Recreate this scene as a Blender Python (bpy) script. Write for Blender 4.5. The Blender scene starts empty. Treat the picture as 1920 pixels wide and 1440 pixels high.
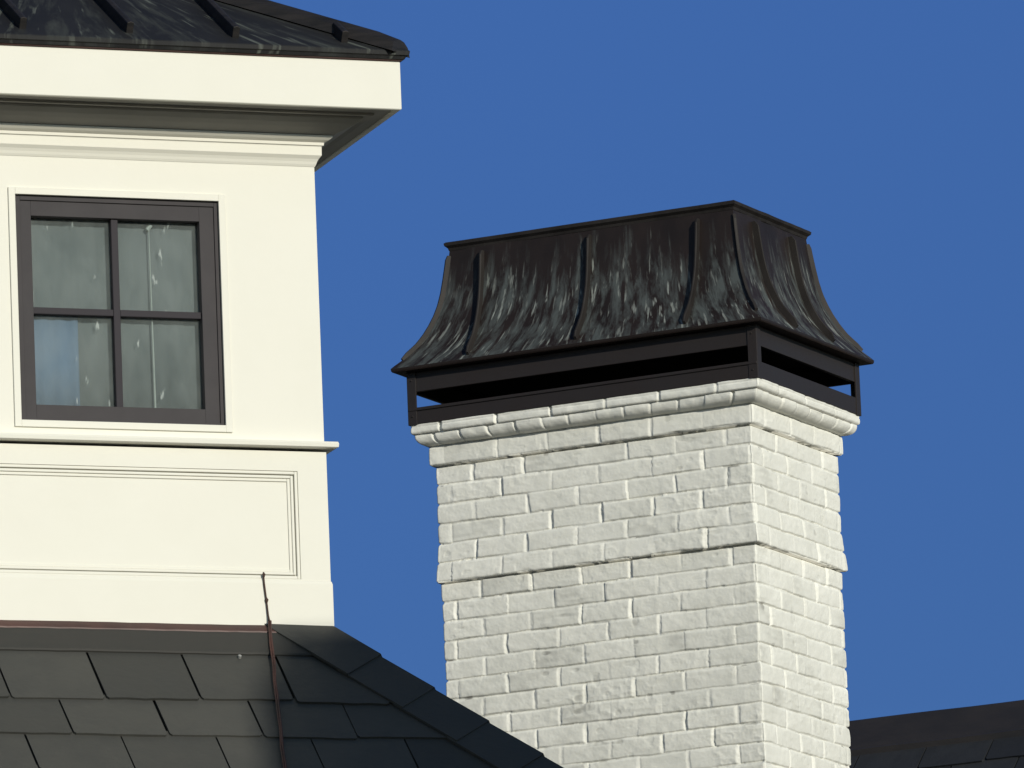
import bpy, bmesh, math, random
import numpy as np
from mathutils import Vector, Matrix

random.seed(7)
R = math.radians
scene = bpy.context.scene
COL = scene.collection

# ------------------------------------------------------------------ camera
CAM_H = 1.6
cd = bpy.data.cameras.new("camera")
cam = bpy.data.objects.new("camera", cd)
COL.objects.link(cam)
cd.sensor_width = 36.0
cd.lens = 36.0 * 17608.7 / 1920.0
cd.clip_start = 0.5
cd.clip_end = 5000
cam.matrix_world = (Matrix.Translation((0, 0, CAM_H)) @ Matrix.Rotation(R(90 + 11.5008), 4, 'X')
                    @ Matrix.Rotation(R(-2.3034), 4, 'Z'))
scene.camera = cam
scene.render.resolution_x = 1024
scene.render.resolution_y = 768

# ------------------------------------------------------------------ light
SUN_EL, SUN_AZ = 18.0, 30.0            # azimuth measured from the camera side towards the right
sdir = Vector((math.sin(R(SUN_AZ)) * math.cos(R(SUN_EL)), -math.cos(R(SUN_AZ)) * math.cos(R(SUN_EL)), math.sin(R(SUN_EL))))
sl = bpy.data.lights.new("sun", 'SUN')
sl.energy = 3.45
sl.angle = R(0.5)
sl.color = (1.0, 0.955, 0.83)
so = bpy.data.objects.new("sun", sl)
COL.objects.link(so)
so.rotation_euler = sdir.to_track_quat('Z', 'Y').to_euler()
so.location = (20, -20, 30)

w = bpy.data.worlds.new("World")
scene.world = w
w.use_nodes = True
nt = w.node_tree
bg = nt.nodes["Background"]
sky = nt.nodes.new("ShaderNodeTexSky")
sky.sky_type = 'NISHITA'
sky.sun_disc = False
sky.sun_elevation = R(SUN_EL)
sky.sun_rotation = R(180 - SUN_AZ)
sky.altitude = 2500
sky.air_density = 1.0
sky.dust_density = 0.0
sky.ozone_density = 3.0
tint = nt.nodes.new("ShaderNodeMix")
tint.data_type = 'RGBA'
tint.blend_type = 'MULTIPLY'
tint.inputs[0].default_value = 1.0
tint.inputs[7].default_value = (0.30, 0.445, 0.71, 1)
nt.links.new(sky.outputs[0], tint.inputs[6])
wsep = nt.nodes.new("ShaderNodeSeparateXYZ")
wz = nt.nodes.new("ShaderNodeMapRange")
wz.inputs[1].default_value = 0.165; wz.inputs[2].default_value = 0.24; wz.inputs[3].default_value = 0.80; wz.inputs[4].default_value = 1.03
wsc = nt.nodes.new("ShaderNodeVectorMath"); wsc.operation = 'SCALE'
nt.links.new(wsep.outputs[2], wz.inputs[0])
nt.links.new(tint.outputs[2], wsc.inputs[0]); nt.links.new(wz.outputs[0], wsc.inputs["Scale"])
nt.links.new(wsc.outputs[0], bg.inputs[0])
bg.inputs[1].default_value = 0.10
# the half of the sky facing away from the sun is the deep blue one; towards the sun it is paler and brighter
wtc = nt.nodes.new("ShaderNodeTexCoord")
wdot = nt.nodes.new("ShaderNodeVectorMath"); wdot.operation = 'DOT_PRODUCT'
wdot.inputs[1].default_value = (sdir.x, sdir.y, 0.0)
nt.links.new(wtc.outputs["Generated"], wdot.inputs[0])
nt.links.new(wtc.outputs["Generated"], wsep.inputs[0])
wmr = nt.nodes.new("ShaderNodeMapRange"); wmr.interpolation_type = 'SMOOTHSTEP'
wmr.inputs[1].default_value = -0.55; wmr.inputs[2].default_value = 0.45
nt.links.new(wdot.outputs["Value"], wmr.inputs[0])
wmx = nt.nodes.new("ShaderNodeMix"); wmx.data_type = 'RGBA'
wmx.inputs[6].default_value = (0.30, 0.44, 0.70, 1)
wmx.inputs[7].default_value = (1.75, 1.42, 1.08, 1)
nt.links.new(wmr.outputs[0], wmx.inputs[0])
nt.links.new(wmx.outputs[2], tint.inputs[7])

scene.view_settings.view_transform = 'Standard'
scene.view_settings.look = 'None'
scene.view_settings.exposure = 0.0
scene.view_settings.gamma = 1.0


# ------------------------------------------------------------------ noise
def _hash(ix, iy, seed):
    h = (ix.astype(np.int64) * 374761393 + iy.astype(np.int64) * 668265263 + seed * 974634777) & 0xffffffff
    h = ((h ^ (h >> 13)) * 1274126177) & 0xffffffff
    h = h ^ (h >> 16)
    return (h & 0xffff) / 65535.0


def vn(x, y, seed=0):
    """smooth value noise, -1..1"""
    x = np.asarray(x, float); y = np.asarray(y, float)
    ix = np.floor(x); iy = np.floor(y)
    fx = x - ix; fy = y - iy
    fx = fx * fx * (3 - 2 * fx); fy = fy * fy * (3 - 2 * fy)
    a = _hash(ix, iy, seed); b = _hash(ix + 1, iy, seed)
    c = _hash(ix, iy + 1, seed); d = _hash(ix + 1, iy + 1, seed)
    return ((a * (1 - fx) + b * fx) * (1 - fy) + (c * (1 - fx) + d * fx) * fy) * 2 - 1


def sst(a, b, x):
    t = np.clip((x - a) / (b - a), 0, 1)
    return t * t * (3 - 2 * t)


# ------------------------------------------------------------------ materials
def mat(name, col, rough=0.6, metal=0.0, spec=0.4, var=None, vscale=3.0, vstretch=(1, 1, 1), bump=0.0, bscale=60.0,
        bstretch=(1, 1, 1), fine=0.0):
    """principled with an optional second colour mixed in by noise and a noise bump"""
    m = bpy.data.materials.new(name)
    m.use_nodes = True
    n = m.node_tree
    p = n.nodes["Principled BSDF"]
    p.inputs["Base Color"].default_value = (*col, 1)
    p.inputs["Roughness"].default_value = rough
    p.inputs["Metallic"].default_value = metal
    p.inputs["Specular IOR Level"].default_value = spec
    tc = n.nodes.new("ShaderNodeTexCoord")
    if var:
        mp = n.nodes.new("ShaderNodeMapping"); mp.inputs[3].default_value = vstretch
        n.links.new(tc.outputs["Object"], mp.inputs[0])
        nz = n.nodes.new("ShaderNodeTexNoise")
        nz.inputs["Scale"].default_value = vscale; nz.inputs["Detail"].default_value = 6; nz.inputs["Roughness"].default_value = 0.62
        n.links.new(mp.outputs[0], nz.inputs["Vector"])
        cr = n.nodes.new("ShaderNodeValToRGB")
        cr.color_ramp.elements[0].position = 0.35; cr.color_ramp.elements[0].color = (*col, 1)
        cr.color_ramp.elements[1].position = 0.68; cr.color_ramp.elements[1].color = (*var, 1)
        n.links.new(nz.outputs[0], cr.inputs[0])
        n.links.new(cr.outputs[0], p.inputs["Base Color"])
    if bump:
        mp2 = n.nodes.new("ShaderNodeMapping"); mp2.inputs[3].default_value = bstretch
        n.links.new(tc.outputs["Object"], mp2.inputs[0])
        nb = n.nodes.new("ShaderNodeTexNoise")
        nb.inputs["Scale"].default_value = bscale; nb.inputs["Detail"].default_value = 5
        n.links.new(mp2.outputs[0], nb.inputs["Vector"])
        bp = n.nodes.new("ShaderNodeBump"); bp.inputs["Strength"].default_value = bump; bp.inputs["Distance"].default_value = 0.004
        n.links.new(nb.outputs[0], bp.inputs["Height"])
        n.links.new(bp.outputs[0], p.inputs["Normal"])
    return m


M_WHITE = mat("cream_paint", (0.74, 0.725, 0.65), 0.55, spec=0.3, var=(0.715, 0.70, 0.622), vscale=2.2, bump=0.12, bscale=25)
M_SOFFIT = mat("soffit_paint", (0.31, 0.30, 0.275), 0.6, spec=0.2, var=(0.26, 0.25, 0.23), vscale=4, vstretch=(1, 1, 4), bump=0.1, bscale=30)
M_SASH = mat("grey_sash_paint", (0.064, 0.059, 0.062), 0.65, spec=0.12, var=(0.054, 0.050, 0.053), vscale=6, bump=0.15, bscale=40, bstretch=(1, 1, .3))
M_MUNTIN = mat("dark_muntin_paint", (0.042, 0.038, 0.044), 0.65, spec=0.12, bump=0.1, bscale=40)
M_FRAME = mat("brown_copper_frame", (0.028, 0.022, 0.021), 0.5, metal=0.15, spec=0.35, var=(0.028, 0.024, 0.024), vscale=5, bump=0.2, bscale=30)
M_BLACK = mat("shade_black_metal", (0.008, 0.008, 0.008), 0.8, spec=0.1, var=(0.014, 0.012, 0.011), vscale=8)  # near-black, paints the shade inside the hood
M_ROD = mat("pale_rod_paint", (0.45, 0.47, 0.44), 0.4, spec=0.5, var=(0.3, 0.33, 0.31), vscale=14)
M_CABLE = mat("reddish_cable", (0.115, 0.045, 0.035), 0.55, spec=0.3, var=(0.05, 0.028, 0.025), vscale=9, bump=0.3, bscale=90)
M_TWIG = mat("dark_cable_end", (0.045, 0.03, 0.025), 0.7, spec=0.2, var=(0.09, 0.05, 0.04), vscale=30, bump=0.4, bscale=90)
M_NAIL = mat("pale_nail", (0.35, 0.35, 0.33), 0.5, spec=0.4, var=(0.25, 0.25, 0.24), vscale=50)
M_WALL = mat("house_render", (0.70, 0.68, 0.60), 0.8, spec=0.2, var=(0.62, 0.60, 0.53), vscale=1.2, bump=0.3, bscale=20)
M_GROUND = mat("lawn_and_soil", (0.12, 0.105, 0.07), 0.95, spec=0.1, var=(0.16, 0.14, 0.095), vscale=0.3, bump=0.5, bscale=6)


def slate_mat(name, c1, c2, c3, rough=0.6):
    m = bpy.data.materials.new(name); m.use_nodes = True
    n = m.node_tree; p = n.nodes["Principled BSDF"]
    at = n.nodes.new("ShaderNodeAttribute"); at.attribute_name = "tone"
    cr = n.nodes.new("ShaderNodeValToRGB")
    cr.color_ramp.elements[0].position = 0.0; cr.color_ramp.elements[0].color = (*c1, 1)
    cr.color_ramp.elements[1].position = 1.0; cr.color_ramp.elements[1].color = (*c2, 1)
    n.links.new(at.outputs["Fac"], cr.inputs[0])
    tc = n.nodes.new("ShaderNodeTexCoord")
    nz = n.nodes.new("ShaderNodeTexNoise"); nz.inputs["Scale"].default_value = 7; nz.inputs["Detail"].default_value = 8
    nz.inputs["Roughness"].default_value = 0.65
    n.links.new(tc.outputs["Object"], nz.inputs["Vector"])
    mr = n.nodes.new("ShaderNodeMapRange"); mr.inputs[1].default_value = 0.42; mr.inputs[2].default_value = 0.8
    mr.inputs[3].default_value = 0; mr.inputs[4].default_value = 0.7
    n.links.new(nz.outputs[0], mr.inputs[0])
    mx = n.nodes.new("ShaderNodeMix"); mx.data_type = 'RGBA'
    n.links.new(mr.outputs[0], mx.inputs[0]); n.links.new(cr.outputs[0], mx.inputs[6]); mx.inputs[7].default_value = (*c3, 1)
    n.links.new(mx.outputs[2], p.inputs["Base Color"])
    p.inputs["Roughness"].default_value = rough; p.inputs["Specular IOR Level"].default_value = 0.3
    nb = n.nodes.new("ShaderNodeTexNoise"); nb.inputs["Scale"].default_value = 35; nb.inputs["Detail"].default_value = 6
    n.links.new(tc.outputs["Object"], nb.inputs["Vector"])
    bp = n.nodes.new("ShaderNodeBump"); bp.inputs["Strength"].default_value = 0.45; bp.inputs["Distance"].default_value = 0.004
    n.links.new(nb.outputs[0], bp.inputs["Height"]); n.links.new(bp.outputs[0], p.inputs["Normal"])
    return m


M_SLATE = slate_mat("grey_slate", (0.044, 0.044, 0.040), (0.068, 0.067, 0.060), (0.043, 0.044, 0.042))
M_SLATE_DARK = slate_mat("dark_slate", (0.016, 0.018, 0.022), (0.026, 0.028, 0.032), (0.012, 0.013, 0.015))


def streak_mat(name, base, base2, patina, light, s0, s1, amount, rough=0.5, metal=0.15, along=38.0, down=4.0, lo=0.44, hi=0.62, l_lo=0.60, l_hi=0.68, l_amt=0.8, mode='flow', thin=105.0):
    """dark weathered copper: grey-green patina and pale runs that start ragged and follow the fall of the sheet.
    coordinates come from the sheet itself: x = metres across the fall, y = metres down it"""
    m = bpy.data.materials.new(name); m.use_nodes = True
    n = m.node_tree; p = n.nodes["Principled BSDF"]; L = n.links.new
    at = n.nodes.new("ShaderNodeAttribute"); at.attribute_name = "flow"
    def noise(sx, sy, off=0.0, det=4, dist=0.0, rg=0.55):
        mp = n.nodes.new("ShaderNodeMapping"); mp.inputs[3].default_value = (sx, sy, 1); mp.inputs[1].default_value = (off, off * 1.7, off * 0.3)
        L(at.outputs["Vector"], mp.inputs[0])
        q = n.nodes.new("ShaderNodeTexNoise"); q.inputs["Scale"].default_value = 1; q.inputs["Detail"].default_value = det
        q.inputs["Distortion"].default_value = dist; q.inputs["Roughness"].default_value = rg
        L(mp.outputs[0], q.inputs["Vector"])
        return q.outputs[0]
    def mrange(src, a, b, c=0.0, d=1.0):
        q = n.nodes.new("ShaderNodeMapRange"); q.inputs[1].default_value = a; q.inputs[2].default_value = b
        q.inputs[3].default_value = c; q.inputs[4].default_value = d
        L(src, q.inputs[0]); return q.outputs[0]
    def math_(op, a, b):
        q = n.nodes.new("ShaderNodeMath"); q.operation = op
        for k_, v_ in enumerate((a, b)):
            if isinstance(v_, (int, float)): q.inputs[k_].default_value = v_
            else: L(v_, q.inputs[k_])
        return q.outputs[0]
    def mixc(f, a, b):
        q = n.nodes.new("ShaderNodeMix"); q.data_type = 'RGBA'; L(f, q.inputs[0])
        for k_, v_ in ((6, a), (7, b)):
            if isinstance(v_, tuple): q.inputs[k_].default_value = (*v_, 1)
            else: L(v_, q.inputs[k_])
        return q.outputs[2]
    col = mixc(mrange(noise(7, 4), 0.35, 0.68), base, base2)
    sep = n.nodes.new("ShaderNodeSeparateXYZ"); L(at.outputs["Vector"], sep.inputs[0])
    wob = math_('MULTIPLY', math_('SUBTRACT', noise(along * 0.9, 0.4, 5.3), 0.5), 0.62)
    start = math_('ADD', sep.outputs[1], wob)
    fade = mrange(start, s0, s1)
    pat = math_('MULTIPLY', mrange(noise(along, down, 1.1, 6, 0.35, 0.66), lo, hi), fade)
    col = mixc(math_('MULTIPLY', pat, amount), col, patina)
    run = math_('MULTIPLY', mrange(noise(thin, down * 1.35, 9.4, 3, 0.1), l_lo, l_hi), fade)
    run = math_('MULTIPLY', run, mrange(noise(9, 5, 3.3, 2), 0.40, 0.60, 0.25, 1.0))
    col = mixc(math_('MULTIPLY', run, l_amt), col, light)
    L(col, p.inputs["Base Color"])
    L(math_('ADD', math_('MULTIPLY', pat, 0.2), rough), p.inputs["Roughness"])
    p.inputs["Metallic"].default_value = metal
    p.inputs["Specular IOR Level"].default_value = 0.3
    bp = n.nodes.new("ShaderNodeBump"); bp.inputs["Strength"].default_value = 0.2; bp.inputs["Distance"].default_value = 0.002
    L(noise(along * .5, down * 2, 2.2), bp.inputs["Height"]); L(bp.outputs[0], p.inputs["Normal"])
    return m


M_HOOD = streak_mat("weathered_copper_hood", (0.0165, 0.0120, 0.0110), (0.026, 0.0180, 0.0158), (0.082, 0.094, 0.092), (0.31, 0.33, 0.30), 0.07, 0.22, 0.95, along=30, down=7.5, lo=0.43, hi=0.62, l_lo=0.585, l_hi=0.67, thin=75, l_amt=0.95)
M_COPROOF = streak_mat("blackened_copper_roof", (0.013, 0.0135, 0.015), (0.020, 0.020, 0.021), (0.045, 0.050, 0.048), (0.19, 0.21, 0.18), -2.0, -1.9, 0.8,
                       rough=0.6, along=18, down=3.0, lo=0.50, hi=0.68, l_lo=0.58, l_hi=0.70, thin=34, l_amt=0.75)
M_SEAM = mat("dark_copper_seam", (0.017, 0.0145, 0.014), 0.6, metal=0.1, spec=0.2, var=(0.034, 0.030, 0.028), vscale=9, vstretch=(1, 1, .4), bump=0.2, bscale=30)
M_EAVE = mat("dark_copper_edge", (0.014, 0.0135, 0.014), 0.55, metal=0.15, spec=0.3, var=(0.032, 0.028, 0.027), vscale=4, vstretch=(1.5, 1.5, 14), bump=0.2, bscale=20)
M_FLASH = mat("brown_copper_flashing", (0.044, 0.042, 0.038), 0.65, metal=0.0, spec=0.2, var=(0.040, 0.040, 0.037), vscale=5, vstretch=(1, 5, 5), bump=0.2, bscale=18)
M_FLASH_RED = mat("reddish_copper_lip", (0.090, 0.042, 0.036), 0.5, metal=0.1, var=(0.055, 0.030, 0.027), vscale=5, bump=0.2, bscale=18)
M_RIDGE = mat("brown_ridge_copper", (0.032, 0.028, 0.0265), 0.55, metal=0.1, var=(0.020, 0.019, 0.020), vscale=4, vstretch=(1, 1, 3), bump=0.3, bscale=15)


def brick_mat():
    m = bpy.data.materials.new("painted_brick"); m.use_nodes = True
    n = m.node_tree; p = n.nodes["Principled BSDF"]; L = n.links.new
    tc = n.nodes.new("ShaderNodeTexCoord")
    at = n.nodes.new("ShaderNodeAttribute"); at.attribute_name = "tone"
    cr = n.nodes.new("ShaderNodeValToRGB")
    cr.color_ramp.elements[0].position = 0.0; cr.color_ramp.elements[0].color = (0.27, 0.265, 0.24, 1)
    cr.color_ramp.elements[1].position = 1.0; cr.color_ramp.elements[1].color = (0.86, 0.85, 0.785, 1)
    e = cr.color_ramp.elements.new(0.5); e.color = (0.745, 0.74, 0.68, 1)
    L(at.outputs["Fac"], cr.inputs[0])
    nz = n.nodes.new("ShaderNodeTexNoise"); nz.inputs["Scale"].default_value = 14; nz.inputs["Detail"].default_value = 8
    nz.inputs["Roughness"].default_value = 0.7
    L(tc.outputs["Object"], nz.inputs["Vector"])
    mr = n.nodes.new("ShaderNodeMapRange"); mr.inputs[1].default_value = 0.45; mr.inputs[2].default_value = 0.75
    mr.inputs[3].default_value = 0; mr.inputs[4].default_value = 0.5
    L(nz.outputs[0], mr.inputs[0])
    mx = n.nodes.new("ShaderNodeMix"); mx.data_type = 'RGBA'
    L(mr.outputs[0], mx.inputs[0]); L(cr.outputs[0], mx.inputs[6]); mx.inputs[7].default_value = (0.66, 0.65, 0.58, 1)
    L(mx.outputs[2], p.inputs["Base Color"])
    p.inputs["Roughness"].default_value = 0.7; p.inputs["Specular IOR Level"].default_value = 0.25
    nb = n.nodes.new("ShaderNodeTexNoise"); nb.inputs["Scale"].default_value = 120; nb.inputs["Detail"].default_value = 4
    L(tc.outputs["Object"], nb.inputs["Vector"])
    bp = n.nodes.new("ShaderNodeBump"); bp.inputs["Strength"].default_value = 0.25; bp.inputs["Distance"].default_value = 0.002
    L(nb.outputs[0], bp.inputs["Height"]); L(bp.outputs[0], p.inputs["Normal"])
    return m


M_BRICK = brick_mat()


def glass_mat():
    m = bpy.data.materials.new("dusty_window_glass"); m.use_nodes = True
    n = m.node_tree; L = n.links.new
    n.nodes.remove(n.nodes["Principled BSDF"])
    out = n.nodes["Material Output"]
    tr = n.nodes.new("ShaderNodeBsdfTransparent"); tr.inputs[0].default_value = (0.90, 0.93, 0.93, 1)
    gl = n.nodes.new("ShaderNodeBsdfGlossy"); gl.inputs["Roughness"].default_value = 0.02
    df = n.nodes.new("ShaderNodeBsdfDiffuse"); df.inputs[0].default_value = (0.55, 0.60, 0.58, 1)
    fr = n.nodes.new("ShaderNodeFresnel"); fr.inputs[0].default_value = 1.28
    m1 = n.nodes.new("ShaderNodeMixShader"); L(fr.outputs[0], m1.inputs[0]); L(tr.outputs[0], m1.inputs[1]); L(gl.outputs[0], m1.inputs[2])
    tc = n.nodes.new("ShaderNodeTexCoord")
    # dust film, heavier in soft vertical patches
    mp = n.nodes.new("ShaderNodeMapping"); mp.inputs[3].default_value = (1, 1, 0.55); L(tc.outputs["Object"], mp.inputs[0])
    nz = n.nodes.new("ShaderNodeTexNoise"); nz.inputs["Scale"].default_value = 9; nz.inputs["Detail"].default_value = 7; nz.inputs["Roughness"].default_value = 0.6
    L(mp.outputs[0], nz.inputs["Vector"])
    mr = n.nodes.new("ShaderNodeMapRange"); mr.inputs[1].default_value = 0.35; mr.inputs[2].default_value = 0.75; mr.inputs[3].default_value = 0.045; mr.inputs[4].default_value = 0.125
    L(nz.outputs[0], mr.inputs[0])
    # small splashes of paint and water marks
    mp2 = n.nodes.new("ShaderNodeMapping"); mp2.inputs[3].default_value = (1, 1, 0.33); mp2.inputs[2].default_value = (0, R(9), 0)
    L(tc.outputs["Object"], mp2.inputs[0])
    n2 = n.nodes.new("ShaderNodeTexNoise"); n2.inputs["Scale"].default_value = 42; n2.inputs["Detail"].default_value = 2
    L(mp2.outputs[0], n2.inputs["Vector"])
    r2 = n.nodes.new("ShaderNodeMapRange"); r2.inputs[1].default_value = 0.70; r2.inputs[2].default_value = 0.755; r2.inputs[3].default_value = 0; r2.inputs[4].default_value = 0.38
    L(n2.outputs[0], r2.inputs[0])
    ad = n.nodes.new("ShaderNodeMath"); ad.operation = 'ADD'; L(mr.outputs[0], ad.inputs[0]); L(r2.outputs[0], ad.inputs[1])
    m2 = n.nodes.new("ShaderNodeMixShader"); L(ad.outputs[0], m2.inputs[0]); L(m1.outputs[0], m2.inputs[1]); L(df.outputs[0], m2.inputs[2])
    L(m2.outputs[0], out.inputs[0])
    return m


M_GLASS = glass_mat()
M_PANE_REFLECTION = mat("grey_green_pane_reflection", (0.165, 0.178, 0.182), 0.9, spec=0.1, var=(0.135, 0.148, 0.150), vscale=3, vstretch=(1, 1, .4))  # grey-green sheet colour stands in for trees reflected in the panes
M_SKY_REFLECTION = mat("pale_blue_sky_reflection", (0.165, 0.225, 0.320), 0.9, spec=0.1, var=(0.15, 0.21, 0.30), vscale=5, vstretch=(3, 1, .4))  # blue of the reflected sky, painted on a sheet behind the glass


# ------------------------------------------------------------------ object helpers
def new_obj(name, me, m, parent=None, smooth=False):
    o = bpy.data.objects.new(name, me)
    COL.objects.link(o)
    if m is not None:
        me.materials.append(m)
    if parent is not None:
        o.parent = parent
    if smooth:
        me.polygons.foreach_set("use_smooth", [True] * len(me.polygons))
    return o


def empty(name, loc, rz, label, cat, group=None):
    o = bpy.data.objects.new(name, None)
    COL.objects.link(o)
    o.location = loc
    o.rotation_euler = (0, 0, rz)
    o.empty_display_size = 0.2
    o["label"] = label
    o["category"] = cat
    if group:
        o["group"] = group
    return o


def bevel(o, width, seg=2, angle=30):
    b = o.modifiers.new("bevel", 'BEVEL')
    b.width = width; b.segments = seg; b.limit_method = 'ANGLE'; b.angle_limit = R(angle)
    return o


class MB:
    def __init__(self):
        self.v = []; self.f = []

    def add(self, vs, fs):
        o = len(self.v)
        self.v += [tuple(p) for p in vs]
        self.f += [tuple(i + o for i in f) for f in fs]

    def box(self, x0, x1, y0, y1, z0, z1):
        vs = [(x, y, z) for z in (z0, z1) for y in (y0, y1) for x in (x0, x1)]
        self.add(vs, [(0, 2, 3, 1), (4, 5, 7, 6), (0, 1, 5, 4), (2, 6, 7, 3), (0, 4, 6, 2), (1, 3, 7, 5)])

    def prism(self, bottom, top):
        k = len(bottom)
        self.add(list(bottom) + list(top), [tuple(range(k))[::-1], tuple(range(k, 2 * k))] + [(i, (i + 1) % k, k + (i + 1) % k, k + i) for i in range(k)])

    def build(self, name, m, parent=None, smooth=False):
        me = bpy.data.meshes.new(name)
        me.from_pydata(self.v, [], self.f)
        me.update()
        bm = bmesh.new(); bm.from_mesh(me)
        bmesh.ops.recalc_face_normals(bm, faces=bm.faces)
        bm.to_mesh(me); bm.free()
        return new_obj(name, me, m, parent, smooth)


def rect_frame(mb, x0, x1, z0, z1, wd, y0, y1, wd_bottom=None):
    """picture-frame of four butted members, outer rectangle given, in the xz plane"""
    wb = wd if wd_bottom is None else wd_bottom
    mb.box(x0, x0 + wd, y0, y1, z0, z1)
    mb.box(x1 - wd, x1, y0, y1, z0, z1)
    mb.box(x0 + wd, x1 - wd, y0, y1, z1 - wd, z1)
    mb.box(x0 + wd, x1 - wd, y0, y1, z0, z0 + wb)


def ring_loft(profile, x0, x1, y0, y1, sub=1, close=False, jitter=0.0, seed=3):
    """loft of rectangular rings: profile = [(e, z)...]; sub = columns per side"""
    vs = []; n = sub * 4
    for r, (e, z) in enumerate(profile):
        X0, X1, Y0, Y1 = x0 - e, x1 + e, y0 - e, y1 + e
        c = [(X0, Y0), (X1, Y0), (X1, Y1), (X0, Y1)]
        for k in range(4):
            a = c[k]; b = c[(k + 1) % 4]
            nx, ny = [(0, -1), (1, 0), (0, 1), (-1, 0)][k]
            for j in range(sub):
                t = j / sub
                d = 0
                if jitter and j:
                    d = jitter * float(vn(t * 9 + k * 31, z * 14, seed)) + jitter * .5 * float(vn(t * 25 + k * 31, z * 30, seed + 1))
                vs.append((a[0] + (b[0] - a[0]) * t + nx * d, a[1] + (b[1] - a[1]) * t + ny * d, z))
    fs = []
    for r in range(len(profile) - 1):
        for i in range(n):
            j = (i + 1) % n
            fs.append((r * n + i, r * n + j, (r + 1) * n + j, (r + 1) * n + i))
    return vs, fs, n


def flow_attr(o, prof, nring, x0, x1, y0, y1, sub, total, skip=0):
    """stores metres across and metres down the fall for every vertex of a ring loft"""
    lens = [x1 - x0, y1 - y0, x1 - x0, y1 - y0]; offs = [0, lens[0], lens[0] + lens[1], 2 * lens[0] + lens[1]]
    d = [0.0]
    for (e0, z0), (e1, z1) in zip(prof[:-1], prof[1:]):
        d.append(d[-1] + math.hypot(e1 - e0, z1 - z0))
    out = []
    for i in range(len(o.data.vertices)):
        r_ = i // nring
        if r_ >= len(prof):
            out += [0, total - d[-1] - .6, 0]; continue
        k_, j_ = divmod(i % nring, sub)
        out += [offs[k_] + lens[k_] * j_ / sub, (total - d[r_]) if r_ >= skip else -2.0, 0]
    a_ = o.data.attributes.new("flow", 'FLOAT_VECTOR', 'POINT'); a_.data.foreach_set("vector", out)


def bar(mb, p, q, w_, h_, up):
    p = Vector(p); q = Vector(q); d = (q - p).normalized()
    s = d.cross(Vector(up)).normalized(); u = s.cross(d).normalized()
    b = [p - s * w_ / 2 - u * h_ / 2, p + s * w_ / 2 - u * h_ / 2, p + s * w_ / 2 + u * h_ / 2, p - s * w_ / 2 + u * h_ / 2]
    t = [x + (q - p) for x in b]
    mb.prism(b, t)


def tube(points, radii, seg=8):
    vs = []; fs = []
    P = [Vector(p) for p in points]
    for i, p in enumerate(P):
        d = (P[min(i + 1, len(P) - 1)] - P[max(i - 1, 0)]).normalized()
        s = d.cross(Vector((0, 1, 0.2))).normalized(); u = s.cross(d).normalized()
        for k in range(seg):
            a = 2 * math.pi * k / seg
            vs.append(tuple(p + s * math.cos(a) * radii[i] + u * math.sin(a) * radii[i]))
    for i in range(len(P) - 1):
        for k in range(seg):
            l = (k + 1) % seg
            fs.append((i * seg + k, i * seg + l, (i + 1) * seg + l, (i + 1) * seg + k))
    fs.append(tuple(range(seg))[::-1]); fs.append(tuple(range((len(P) - 1) * seg, len(P) * seg)))
    return vs, fs


# ================================================================== setting
g = MB(); g.box(-1500, 1500, -300, 3000, -0.6, 0.0)
ground = g.build("ground", M_GROUND); ground["kind"] = "structure"

# ================================================================== chimney
CH_L, CH_W = 1.1876, 0.6910
CH = Vector((0.7957, 31.0, 5.7317 + CAM_H))
YC = R(26.428)
chimney = empty("brick_chimney", CH + Vector((0, 0, -3.6)), -YC,
                "tall white painted brick chimney wearing a flared dark copper hood", "chimney")
ZB = 3.6        # local z of the band's underside above the empty
COURSE = 0.0677
MOD = 0.189


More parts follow.
